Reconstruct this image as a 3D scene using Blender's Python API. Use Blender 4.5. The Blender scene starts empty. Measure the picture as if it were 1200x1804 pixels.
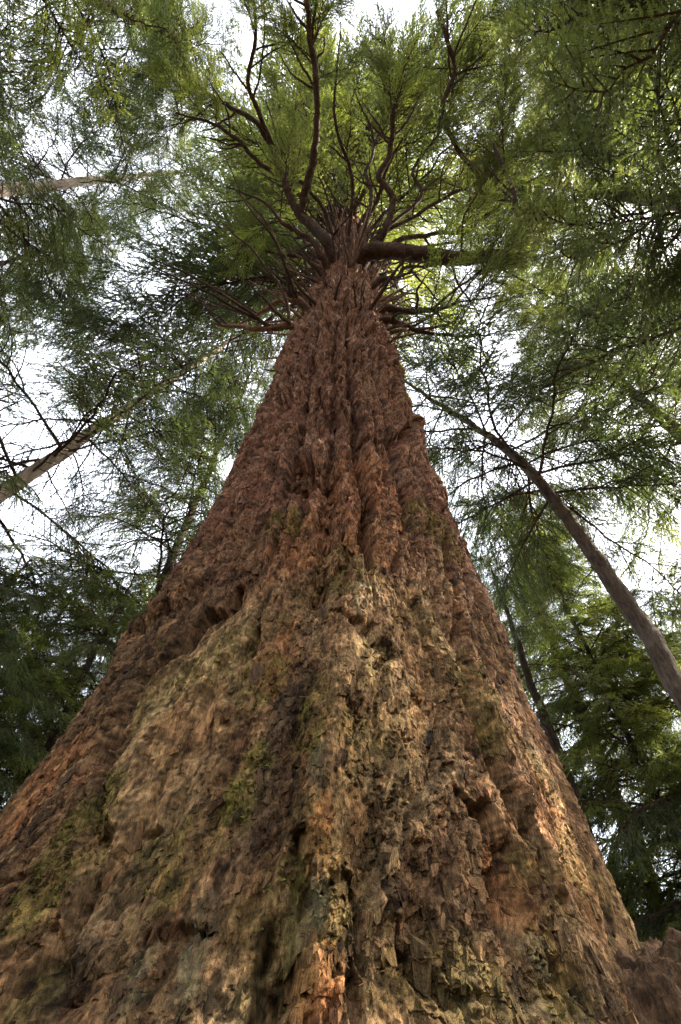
import bpy, math, random
import numpy as np
from mathutils import Matrix, Vector, Euler
R = math.radians
SC = bpy.context.scene
COL = SC.collection

# ------------------------------------------------------------------ camera
LENS, PITCH, ROLL = 18.0, 53.925, 1.2207
CAM = np.array([0.10, -3.5, 0.5])
cd = bpy.data.cameras.new('camera'); cam = bpy.data.objects.new('camera', cd); COL.objects.link(cam)
cd.sensor_fit = 'VERTICAL'; cd.sensor_height = 36.0; cd.sensor_width = 24.0; cd.lens = LENS
cd.clip_start = 0.05; cd.clip_end = 2000
_p, _r = R(PITCH), R(ROLL)
fw = np.array([0, math.cos(_p), math.sin(_p)]); up0 = np.array([0, -math.sin(_p), math.cos(_p)]); rt0 = np.array([1.0, 0, 0])
rt = rt0 * math.cos(_r) + up0 * math.sin(_r); up = up0 * math.cos(_r) - rt0 * math.sin(_r)
M = Matrix.Identity(4)
for i in range(3):
    M[i][0], M[i][1], M[i][2], M[i][3] = rt[i], up[i], -fw[i], CAM[i]
cam.matrix_world = M
SC.camera = cam

# ------------------------------------------------------------------ sky, sun, exposure
SUN_AZ, SUN_EL = 90.0, 40.0          # azimuth clockwise from +Y
w = bpy.data.worlds.new('World'); SC.world = w; w.use_nodes = True
nt = w.node_tree; nt.nodes.clear()
sky = nt.nodes.new('ShaderNodeTexSky'); sky.sky_type = 'NISHITA'; sky.sun_disc = False
sky.sun_elevation = R(SUN_EL); sky.sun_rotation = R(SUN_AZ)
sky.altitude = 0; sky.air_density = 1.0; sky.dust_density = 4.0; sky.ozone_density = 1.0
bg = nt.nodes.new('ShaderNodeBackground'); bg.inputs['Strength'].default_value = 0.11
wo = nt.nodes.new('ShaderNodeOutputWorld')
veil = nt.nodes.new('ShaderNodeMix'); veil.data_type = 'RGBA'; veil.inputs[0].default_value = .45; veil.inputs[7].default_value = (7.2, 7.2, 7.35, 1)   # thin high cloud
nt.links.new(sky.outputs[0], veil.inputs[6]); nt.links.new(veil.outputs[2], bg.inputs[0]); nt.links.new(bg.outputs[0], wo.inputs[0])
sd = bpy.data.lights.new('sun', 'SUN'); sun = bpy.data.objects.new('sun', sd); COL.objects.link(sun)
sd.energy = 5.0; sd.angle = R(0.5); sd.color = (1.0, 0.91, 0.78)
sdir = Vector((math.sin(R(SUN_AZ)) * math.cos(R(SUN_EL)), math.cos(R(SUN_AZ)) * math.cos(R(SUN_EL)), math.sin(R(SUN_EL))))
sun.rotation_euler = sdir.to_track_quat('Z', 'Y').to_euler(); sun.location = sdir * 80
SC.view_settings.view_transform = 'Standard'; SC.view_settings.look = 'None'
SC.view_settings.exposure = 3.05; SC.view_settings.gamma = 1.0; SC.view_settings.use_curve_mapping = False
SC.render.engine = 'CYCLES'
cy = SC.cycles
cy.max_bounces = 8; cy.diffuse_bounces = 4; cy.glossy_bounces = 2; cy.transmission_bounces = 4; cy.transparent_max_bounces = 8
cy.use_denoising = True; cy.denoising_prefilter = 'NONE'; cy.sample_clamp_indirect = 8

F_PX = LENS / 36 * 1804
def at(x, y, z):
    """the place in the wood at height z that lies along a sight line measured on the site photograph"""
    d = fw * F_PX + rt * (x - 600) + up * (902 - y)
    return CAM + d * ((z - CAM[2]) / d[2])
def polar(az, dist, z=0.0):
    return np.array([CAM[0] + dist * math.sin(R(az)), CAM[1] + dist * math.cos(R(az)), z])

# ------------------------------------------------------------------ helpers
def put(name, mesh, parent=None, mats=()):
    o = bpy.data.objects.new(name, mesh); COL.objects.link(o)
    if parent is not None: o.parent = parent
    return o
def tag(o, label=None, cat=None, group=None, kind=None):
    if label: o['label'] = label
    if cat: o['category'] = cat
    if group: o['group'] = group
    if kind: o['kind'] = kind
    return o
def empty(name, loc):
    o = bpy.data.objects.new(name, None); COL.objects.link(o); o.location = Vector(loc); o.empty_display_size = .3
    return o
def mesh_np(name, v, tris, mat_idx=None, mats=(), smooth=None):
    me = bpy.data.meshes.new(name)
    v = np.asarray(v, dtype=np.float32); k = tris.shape[1]
    me.vertices.add(len(v)); me.vertices.foreach_set('co', v.ravel())
    me.loops.add(tris.size); me.loops.foreach_set('vertex_index', tris.astype(np.int32).ravel())
    me.polygons.add(len(tris)); me.polygons.foreach_set('loop_start', np.arange(0, tris.size, k, dtype=np.int32))
    for m in mats: me.materials.append(m)
    if mat_idx is not None: me.polygons.foreach_set('material_index', np.asarray(mat_idx, dtype=np.int32))
    if smooth is not None: me.polygons.foreach_set('use_smooth', np.broadcast_to(np.asarray(smooth, dtype=bool), (len(tris),)).copy())
    me.update(calc_edges=True)
    return me

# noise on the plane
_tabs = {}
def _grad(seed):
    if seed not in _tabs:
        a = np.random.default_rng(seed).uniform(0, 2 * np.pi, (256, 256)).astype(np.float32)
        _tabs[seed] = (np.cos(a), np.sin(a))
    return _tabs[seed]
def perlin(x, y, seed=0):
    gx, gy = _grad(seed)
    xi = np.floor(x); yi = np.floor(y); xf = (x - xi).astype(np.float32); yf = (y - yi).astype(np.float32)
    xi = xi.astype(np.int32) & 255; yi = yi.astype(np.int32) & 255; x1 = (xi + 1) & 255; y1 = (yi + 1) & 255
    u = xf * xf * xf * (xf * (xf * 6 - 15) + 10); v = yf * yf * yf * (yf * (yf * 6 - 15) + 10)
    a = gx[yi, xi] * xf + gy[yi, xi] * yf; b = gx[yi, x1] * (xf - 1) + gy[yi, x1] * yf
    c = gx[y1, xi] * xf + gy[y1, xi] * (yf - 1); d = gx[y1, x1] * (xf - 1) + gy[y1, x1] * (yf - 1)
    return 1.5 * ((a * (1 - u) + b * u) * (1 - v) + (c * (1 - u) + d * u) * v)
def fbm(x, y, seed=0, n=4):
    s = 0; a = 1
    for i in range(n):
        s = s + a * perlin(x * 2 ** i, y * 2 ** i, seed + i); a *= .5
    return s
def worley(x, y, seed=0, jit=.9):
    """F1, F2, random number of the cell, offset from the cell's point"""
    rg = np.random.default_rng(seed + 5000)
    jx = (.5 + jit * (rg.random((256, 256)) - .5)).astype(np.float32); jy = (.5 + jit * (rg.random((256, 256)) - .5)).astype(np.float32)
    rn = rg.random((256, 256)).astype(np.float32)
    xi = np.floor(x).astype(np.int32); yi = np.floor(y).astype(np.int32)
    f1 = np.full(x.shape, 9, np.float32); f2 = f1.copy(); rid = np.zeros_like(f1); ox = rid.copy(); oy = rid.copy()
    for dy in (-1, 0, 1):
        for dx in (-1, 0, 1):
            cx = xi + dx; cyy = yi + dy; a = cyy & 255; b = cx & 255
            px = (x - cx - jx[a, b]).astype(np.float32); py = (y - cyy - jy[a, b]).astype(np.float32)
            d = np.sqrt(px * px + py * py); m = d < f1
            f2 = np.where(m, f1, np.minimum(f2, d)); rid = np.where(m, rn[a, b], rid)
            ox = np.where(m, px, ox); oy = np.where(m, py, oy); f1 = np.where(m, d, f1)
    return f1, f2, rid, ox, oy
def sstep(a, b, x):
    t = np.clip((x - a) / (b - a), 0, 1); return t * t * (3 - 2 * t)

# ------------------------------------------------------------------ materials
class NT:
    def __init__(s, name):
        s.m = bpy.data.materials.new(name); s.m.use_nodes = True; s.t = s.m.node_tree; s.t.nodes.clear()
        s.out = s.n('ShaderNodeOutputMaterial')
    def n(s, t, **kw):
        o = s.t.nodes.new(t)
        for k, v in kw.items(): setattr(o, k, v)
        return o
    def l(s, a, b): s.t.links.new(a, b)
    def noise(s, vec, scale, detail=4, rough=.6):
        o = s.n('ShaderNodeTexNoise'); o.inputs['Scale'].default_value = scale; o.inputs['Detail'].default_value = detail; o.inputs['Roughness'].default_value = rough
        if vec is not None: s.l(vec, o.inputs['Vector'])
        return o.outputs['Fac']
    def map(s, vec, sc):
        o = s.n('ShaderNodeMapping'); o.inputs['Scale'].default_value = sc; s.l(vec, o.inputs['Vector']); return o.outputs[0]
    def ramp(s, fac, stops):
        o = s.n('ShaderNodeValToRGB'); s.l(fac, o.inputs[0]); e = o.color_ramp.elements
        while len(e) < len(stops): e.new(.5)
        for i, (p, c) in enumerate(stops): e[i].position = p; e[i].color = (*c, 1)
        return o.outputs[0]
    def mix(s, fac, a, b, mode='MIX'):
        o = s.n('ShaderNodeMix', data_type='RGBA', blend_type=mode)
        if isinstance(fac, (int, float)): o.inputs[0].default_value = fac
        else: s.l(fac, o.inputs[0])
        for k, v in ((6, a), (7, b)):
            if isinstance(v, tuple): o.inputs[k].default_value = (*v, 1)
            else: s.l(v, o.inputs[k])
        return o.outputs[2]
    def math(s, op, a, b=0.0):
        o = s.n('ShaderNodeMath', operation=op)
        for k, v in ((0, a), (1, b)):
            if isinstance(v, (int, float)): o.inputs[k].default_value = v
            else: s.l(v, o.inputs[k])
        return o.outputs[0]
    def bump(s, h, strength, dist, nrm=None):
        o = s.n('ShaderNodeBump'); o.inputs['Strength'].default_value = strength; o.inputs['Distance'].default_value = dist; s.l(h, o.inputs['Height'])
        if nrm is not None: s.l(nrm, o.inputs['Normal'])
        return o.outputs[0]
    def pbr(s, col, rough=.9, nrm=None, spec=.15):
        o = s.n('ShaderNodeBsdfPrincipled'); o.inputs['Roughness'].default_value = rough; o.inputs['Specular IOR Level'].default_value = spec
        if isinstance(col, tuple): o.inputs['Base Color'].default_value = (*col, 1)
        else: s.l(col, o.inputs['Base Color'])
        if nrm is not None: s.l(nrm, o.inputs['Normal'])
        return o.outputs[0]

def mat_giant_bark():
    t = NT('giant_bark'); co = t.n('ShaderNodeTexCoord').outputs['Object']
    at_ = t.n('ShaderNodeAttribute', attribute_name='tint')
    fine = t.noise(t.map(co, (1, 1, .26)), 62, 6, .74)
    grain = t.noise(t.map(co, (1, 1, .12)), 210, 3, .65)
    blot = t.noise(t.map(co, (1, 1, .6)), 22, 5, .7)
    v = t.ramp(fine, [(.30, (.26, .24, .23)), (.5, (.92, .92, .92)), (.72, (1.8, 1.72, 1.62))])
    c = t.mix(1.0, at_.outputs['Color'], v, 'MULTIPLY')
    v2 = t.ramp(blot, [(.3, (.5, .46, .44)), (.55, (1, 1, 1)), (.75, (1.4, 1.4, 1.35))])
    c = t.mix(.8, c, v2, 'MULTIPLY')
    v3 = t.ramp(grain, [(.3, (.7, .68, .66)), (.6, (1.12, 1.12, 1.12))])
    c = t.mix(.7, c, v3, 'MULTIPLY')
    n1 = t.bump(grain, .7, .008)
    n2 = t.bump(fine, 1.0, .03, n1)
    t.l(t.pbr(c, .93, n2, .12), t.out.inputs[0]); return t.m

def mat_bark(name, dark, light, scale=18, moss=None):
    t = NT(name); co = t.n('ShaderNodeTexCoord').outputs['Object']
    a = t.noise(t.map(co, (1, 1, .25)), scale, 6, .7); b = t.noise(co, 2.2, 3)
    c = t.ramp(a, [(.3, dark), (.7, light)])
    if moss: c = t.mix(t.ramp(b, [(.5, (0, 0, 0)), (.68, (.7, .7, .7))]), c, moss)
    v_ = t.ramp(t.noise(t.map(co, (1, 1, .5)), scale * .22, 4), [(.3, (.55, .55, .55)), (.7, (1.35, 1.35, 1.35))]); c = t.mix(1.0, c, v_, 'MULTIPLY')
    t.l(t.pbr(c, .92, t.bump(a, 1.0, .05), .12), t.out.inputs[0]); return t.m

def mat_leaf(name, c1, c2, c3, trans=.45):
    t = NT(name); oi = t.n('ShaderNodeObjectInfo'); geo = t.n('ShaderNodeNewGeometry')
    big = t.noise(geo.outputs['Position'], .55, 3); fine = t.noise(geo.outputs['Position'], 7, 2)
    f = t.math('ADD', t.math('MULTIPLY', oi.outputs['Random'], .35), t.math('ADD', t.math('MULTIPLY', big, .35), t.math('MULTIPLY', fine, .35)))
    c = t.ramp(f, [(.28, c1), (.5, c2), (.78, c3)])
    d = t.pbr(c, .55, None, .3)
    tr = t.n('ShaderNodeBsdfTranslucent')
    ct = t.mix(1.0, c, (1.5, 1.55, .65), 'MULTIPLY'); t.l(ct, tr.inputs['Color'])
    mx = t.n('ShaderNodeMixShader'); mx.inputs[0].default_value = trans; t.l(d, mx.inputs[1]); t.l(tr.outputs[0], mx.inputs[2])
    t.l(mx.outputs[0], t.out.inputs[0]); return t.m

def mat_ground():
    t = NT('forest_floor'); co = t.n('ShaderNodeTexCoord').outputs['Object']
    a = t.noise(co, 1.3, 8, .7); b = t.noise(co, 30, 5, .7)
    c = t.ramp(a, [(.3, (.05, .032, .018)), (.55, (.1, .066, .036)), (.75, (.06, .07, .025))])
    c = t.mix(.7, c, t.ramp(b, [(.3, (.5, .5, .5)), (.7, (1.4, 1.4, 1.4))]), 'MULTIPLY')
    t.l(t.pbr(c, .95, t.bump(b, .8, .05), .1), t.out.inputs[0]); return t.m

M_GIANT = mat_giant_bark()
M_LIMB = mat_bark('limb_bark', (.025, .016, .012), (.10, .062, .044), 24)
M_DEAD = mat_bark('dead_limb_bark', (.09, .05, .032), (.24, .15, .1), 30)
M_PALE = mat_bark('pale_bark', (.2, .155, .115), (.45, .37, .285), 20)
M_BROWN = mat_bark('brown_bark', (.035, .027, .021), (.15, .115, .085), 24)
M_DARK = mat_bark('dark_bark', (.025, .018, .013), (.085, .06, .045), 16)
M_TWIG = mat_bark('twig_bark', (.03, .02, .014), (.09, .06, .042), 40)
M_FIR = mat_leaf('fir_needles', (.045, .058, .026), (.088, .102, .044), (.15, .162, .064), .5)
M_HEM = mat_leaf('hemlock_needles', (.032, .048, .026), (.06, .08, .038), (.105, .125, .052), .45)
M_YEL = mat_leaf('sunlit_needles', (.068, .09, .034), (.14, .166, .056), (.23, .25, .085), .53)  # lighter, yellower needles: the look of sunlit foliage put into the colour
M_GROUND = mat_ground()

# ------------------------------------------------------------------ the ground
def build_ground():
    n = 160; e = np.sign(np.linspace(-1, 1, n)) * np.abs(np.linspace(-1, 1, n)) ** 2.2 * 300
    X, Y = np.meshgrid(e, e); r = np.hypot(X, Y)
    Z = fbm(X / 9 + 40, Y / 9 + 40, 3, 4) * .25 * sstep(3, 9, r) + fbm(X / 60 + 9, Y / 60 + 9, 8, 2) * 3 * sstep(15, 80, r) + .02 * fbm(X * 1.5 + 50, Y * 1.5 + 50, 6, 3)
    Z -= .12 * (1 - sstep(3, 9, r)) + .1
    v = np.stack([X, Y, Z], -1).reshape(-1, 3)
    i = np.arange(n * n).reshape(n, n); q = np.stack([i[:-1, :-1], i[:-1, 1:], i[1:, 1:], i[1:, :-1]], -1).reshape(-1, 4)
    tag(put('ground', mesh_np('ground', v, q, None, [M_GROUND], True)), 'brown needle covered forest floor under the trees', kind='structure')
build_ground()

# ------------------------------------------------------------------ tubes
def tube(path, radii, seg=8, knob=0.0, seed=0, cap=True, rough=0.0):
    P = np.asarray(path, float); n = len(P); rr = np.asarray(radii, float)
    T = np.gradient(P, axis=0); T /= np.linalg.norm(T, axis=1)[:, None] + 1e-9
    ref = np.array([0, 0, 1.]) if abs(T[0][2]) < .9 else np.array([1., 0, 0])
    A = np.cross(T, ref); A /= np.linalg.norm(A, axis=1)[:, None] + 1e-9; B = np.cross(T, A)
    a = np.linspace(0, 2 * np.pi, seg, endpoint=False); rg = np.random.default_rng(seed)
    rad = rr[:, None] * np.ones((1, seg))
    if knob: rad = rad * (1 + knob * rg.uniform(-1, 1, (n, seg)))
    v = P[:, None, :] + rad[:, :, None] * (A[:, None, :] * np.cos(a)[None, :, None] + B[:, None, :] * np.sin(a)[None, :, None])
    i = np.arange(n * seg).reshape(n, seg); j = np.roll(i, -1, axis=1)
    q = np.stack([i[:-1], j[:-1], j[1:], i[1:]], -1).reshape(-1, 4)
    return v.reshape(-1, 3), q
def tube_tris(path, radii, seg=3):
    v, q = tube(path, radii, seg); return v, np.concatenate([q[:, [0, 1, 2]], q[:, [0, 2, 3]]])
def smooth_path(pts, n):
    """Catmull-Rom through the points; pts rows may carry a radius as a fourth value"""
    P = np.asarray(pts, float); P = np.vstack([2 * P[0] - P[1], P, 2 * P[-1] - P[-2]]); k = len(P) - 3
    out = []
    for s in np.linspace(0, k - 1e-6, n):
        i = int(s); t = s - i; a, b, c, d = P[i], P[i + 1], P[i + 2], P[i + 3]
        out.append(.5 * (2 * b + (c - a) * t + (2 * a - 5 * b + 4 * c - d) * t * t + (3 * b - a - 3 * c + d) * t ** 3))
    return np.array(out)
def wood(name, pts4, mat, parent, seg=8, n=None, knob=.1, seed=0, wander=0.0):
    """a limb along points (x, y, z, radius), as a part of parent"""
    P = smooth_path(pts4, n or 6 * len(pts4)); rg = np.random.default_rng(seed + 77)
    if wander:
        w_ = rg.normal(0, 1, (len(P), 3)); w_ = (w_ + np.roll(w_, 1, 0) + np.roll(w_, 2, 0)) / 1.7; w_[0] = 0
        P[:, :3] += w_ * wander
    P[:, 3] = np.maximum(P[:, 3], .004)
    v, q = tube(P[:, :3], P[:, 3], seg, knob, seed)
    base = parent.location if parent is not None else Vector((0, 0, 0))
    v = v - np.array(base)
    v = np.vstack([v, P[-1, :3] + .3 * P[-1, 3] * (P[-1, :3] - P[-2, :3]) / np.linalg.norm(P[-1, :3] - P[-2, :3]) - np.array(base)])
    last = len(v) - 1; m = len(P); tip = [[(m - 1) * seg + k, (m - 1) * seg + (k + 1) % seg, last, last] for k in range(seg)]
    me = bpy.data.meshes.new(name)
    faces = [tuple(f) for f in q.tolist()] + [(a, b, c) for a, b, c, _ in tip]
    me.from_pydata(v.tolist(), [], faces); me.materials.append(mat)
    me.polygons.foreach_set('use_smooth', [True] * len(me.polygons)); me.update()
    return put(name, me, parent)

# ------------------------------------------------------------------ the giant trunk
ZT = [-.3, 0, .3, .6, .9, 1.2, 1.6, 2.0, 2.6, 3.2, 4, 5, 6, 8, 10, 12, 14, 17, 20, 25, 32, 40, 50, 58]
RT = [2.4, 2.22, 2.04, 1.90, 1.785, 1.70, 1.62, 1.56, 1.46, 1.405, 1.32, 1.24, 1.175, 1.10, 1.05, 1.01, .98, 0.94, .89, .83, .68, .5, .26, .04]
CT = [-.2, -.2, -.2, -.19, -.17, -.14, -.095, -.055, -.02, 0, .01, .0, -.01, .0, .035, .06, .08, .11, .12, .12, .12, .12, .12, .12]
U0 = 1.5      # metres of bark per radian used for the pattern
#FEATURES#
def F(s): return [tuple(map(float, p.split(','))) for p in s.split()]
CREVICES = [
    (F('-0.514,2.704 -0.541,2.52 -0.684,2.462 -0.761,2.245 -0.842,2.099 -0.821,1.864 -0.744,1.608'), 0.085, 0.2),
    (F('-0.744,1.608 -0.61,1.361 -0.484,1.149 -0.434,0.958'), 0.05, 0.06),
    (F('-0.298,2.274 -0.296,2.106 -0.319,2.014'), 0.05, 0.07),
    (F('0.113,2.399 0.266,2.251 0.405,2.112 0.318,2.008'), 0.035, 0.045),
    (F('0.126,2.767 0.272,3.033 0.34,3.656 0.274,4.44 0.266,5.892 0.084,7.042'), 0.07, 0.06),
    (F('1.323,4.218 1.054,3.196 0.948,2.673 0.85,2.29 0.8,1.93 0.829,1.673 0.879,1.464 0.928,1.306 1.006,1.14 1.095,1.028'), 0.06, 0.075),
    (F('0.643,1.442 0.722,1.374 0.767,1.284 0.737,1.149 0.695,0.999'), 0.06, 0.1),
    (F('0.125,1.219 0.124,1.066 0.14,1.007 0.098,0.899 0.107,0.773'), 0.055, 0.09),
    (F('0.203,1.071 0.269,1.101 0.307,1.02 0.316,0.9'), 0.03, 0.05),
    (F('-0.209,0.927 -0.144,0.946 -0.072,0.926'), 0.03, 0.035),
    (F('-0.745,1.144 -0.632,1.117'), 0.03, 0.03),
    (F('-0.354,1.254 -0.321,1.26'), 0.02, 0.04),
    (F('1.741,6.792 0.726,4.899 0.357,4.783'), 0.09, 0.09),
    (F('0.069,4.016 -0.195,3.795 -0.401,3.981'), 0.06, 0.08),
    (F('-1.182,3.228 -1.161,3.567 -1.071,3.997 -1.088,4.982 -0.983,6.055'), 0.06, 0.05),
    (F('0.501,2.87 0.708,3.683 0.726,4.476 0.694,5.832'), 0.06, 0.05),
    (F('0.028,2.344 -0.066,2.756 -0.068,3.417 -0.018,4.384'), 0.06, 0.04),
    (F('-0.502,0.964 -0.318,0.826 -0.35,0.762'), 0.05, 0.04),
    (F('0.379,0.892 0.452,0.85 0.555,0.826'), 0.04, 0.035),
    (F('0.274,0.884 0.295,0.772'), 0.035, 0.06),
    (F('-0.365,2.912 -0.37,3.639 -0.441,4.993 -0.479,7.185 -0.493,10.4'), 0.07, 0.085),
    (F('-0.893,3.289 -1.035,4.569 -0.983,6.055 -1.017,8.554'), 0.07, 0.08),
    (F('0.306,2.803 0.34,3.656 0.319,4.701 0.271,6.077 0.198,8.128 0.137,11.133'), 0.075, 0.09),
    (F('0.729,3.237 0.753,4.082 0.793,5.298 0.763,7.041 0.707,9.165'), 0.07, 0.085),
    (F('1.661,4.572 1.63,5.582 1.406,6.681'), 0.06, 0.07),
    (F('0.012,2.491 -0.016,3.264 0.011,4.385 0.015,6.197 -0.099,9.394'), 0.065, 0.075),
    (F('0.808,0.96 0.881,0.878 0.925,0.829'), 0.06, 0.05)]
RIDGES = [
    (F('0.209,0.709 0.224,0.88 0.188,1.01 0.152,1.258 0.158,1.594 0.161,2.061 0.106,2.499'), 0.16, 0.06),
    (F('0.727,1.019 0.773,1.192 0.776,1.411'), 0.05, 0.04),
    (F('-0.77,3.048 -1.004,2.728 -1.538,2.749 -1.155,2.154'), 0.13, 0.08),
    (F('0.954,1.062 0.96,1.444 0.908,1.943 0.942,2.825'), 0.18, 0.05),
    (F('-0.478,1.019 -0.523,1.433 -0.547,2.011'), 0.15, 0.04)]
BURLS = [(-0.258, 4.169, 0.16, 0.16, 0.17), (1.761, 6.806, 0.16, 0.2, 0.08), (0.373, 1.027, 0.06, 0.07, 0.03), (0.202, 0.843, 0.07, 0.12, 0.04)]
Z_FIBRE = [(-0.461, 1.974, 0.305, 0.572, 1), (-0.426, 1.429, 0.202, 0.314, 0.8), (-0.351, 2.227, 0.191, 0.272, 0.7), (0.266, 2.284, 0.114, 0.509, 0.5)]
Z_PIT = [(0.369, 1.758, 0.303, 0.514, 1), (0.627, 2.304, 0.26, 0.578, 0.8), (0.037, 2.296, 0.17, 0.353, 0.4)]
Z_FLAKE = [(0.45, 1.082, 0.318, 0.28, 1), (0.711, 1.025, 0.25, 0.19, 0.6), (0.238, 0.84, 0.084, 0.091, 0.8), (0.043, 1.4, 0.105, 0.32, 0.5)]
Z_DARK = [(0.003, 1.602, 0.094, 0.568, 0.9), (0.47, 0.974, 0.249, 0.181, 0.8), (0.047, 0.857, 0.058, 0.104, 0.9), (-0.333, 0.86, 0.195, 0.11, 0.8), (-0.993, 2.232, 0.355, 0.529, 0.8), (-0.878, 2.709, 0.488, 0.296, 0.6), (-0.857, 1.391, 0.302, 0.19, 0.5), (0.857, 0.909, 0.301, 0.116, 0.7), (1.307, 2.884, 0.318, 0.817, 0.4)]
Z_RED = [(0.168, 1.216, 0.04, 0.162, 1), (0.202, 0.839, 0.071, 0.102, 0.9), (0.753, 1.189, 0.059, 0.191, 0.8), (-1.14, 1.586, 0.288, 0.262, 0.8), (-0.157, 3.094, 0.284, 0.337, 0.5), (0.284, 3.7, 0.444, 1.016, 0.4), (1.289, 1.493, 0.3, 0.378, 0.5), (-0.149, 2.08, 0.16, 0.271, 0.5)]
Z_MOSS = [(-0.091, 1.427, 0.082, 0.268, 1), (-0.591, 1.205, 0.113, 0.314, 1), (-0.166, 1.929, 0.125, 0.208, 0.7), (0.096, 1.075, 0.071, 0.123, 0.7), (-0.235, 1.177, 0.151, 0.161, 0.55), (0.083, 1.631, 0.061, 0.212, 0.6), (0.877, 2.03, 0.172, 0.368, 0.5), (-0.314, 3.314, 0.231, 0.234, 0.6), (0.091, 2.788, 0.176, 0.34, 0.35), (1.083, 3.695, 0.413, 0.355, 0.6), (-0.237, 1.072, 0.093, 0.112, 0.6), (0.318, 2.036, 0.106, 0.22, 0.35), (0.901, 1.2, 0.117, 0.164, 0.4)]
Z_LICHEN = [(-0.074, 0.942, 0.033, 0.119, 1), (-0.195, 0.884, 0.033, 0.05, 0.9), (-0.177, 0.781, 0.046, 0.042, 0.9), (-0.052, 0.793, 0.045, 0.053, 0.9), (0.179, 1.034, 0.028, 0.117, 0.7), (0.287, 1.497, 0.079, 0.166, 0.35), (0.787, 0.96, 0.084, 0.059, 0.7), (0.411, 1.573, 0.132, 0.204, 0.3), (0.137, 1.451, 0.028, 0.114, 0.5), (-0.183, 1.202, 0.025, 0.11, 0.6), (0.267, 2.497, 0.065, 0.296, 0.6), (0.728, 0.812, 0.105, 0.049, 0.4)]
_RI = [0, 17, 34, 51, 68, 86, 103, 120, 137, 154, 172, 189, 206, 223, 240, 258, 275, 292, 309, 326, 344, 361, 378, 395, 412, 430, 447, 464, 481, 498, 516, 533, 550, 567, 584, 602, 619, 636, 653, 670, 688, 705, 722, 739, 756, 774, 791, 808, 825, 842, 860, 877, 894, 911, 928, 946, 963, 980, 997, 1015]
_RZ = [0.675, 0.697, 0.720, 0.744, 0.768, 0.796, 0.823, 0.851, 0.881, 0.912, 0.945, 0.978, 1.013, 1.050, 1.088, 1.131, 1.173, 1.217, 1.262, 1.310, 1.363, 1.416, 1.472, 1.531, 1.594, 1.662, 1.731, 1.803, 1.881, 1.963, 2.057, 2.154, 2.257, 2.369, 2.489, 2.626, 2.756, 2.897, 3.049, 3.216, 3.412, 3.617, 3.843, 4.090, 4.357, 4.672, 5.007, 5.372, 5.785, 6.237, 6.764, 7.337, 8.002, 8.742, 9.616, 10.713, 11.971, 13.488, 15.391, 18.058]
ROWS = list(np.linspace(-.3, 0.675, 25)[:-1]) + list(np.interp(np.arange(1016), _RI, _RZ)) + list(np.linspace(18.058, 58, 90)[1:])
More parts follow.
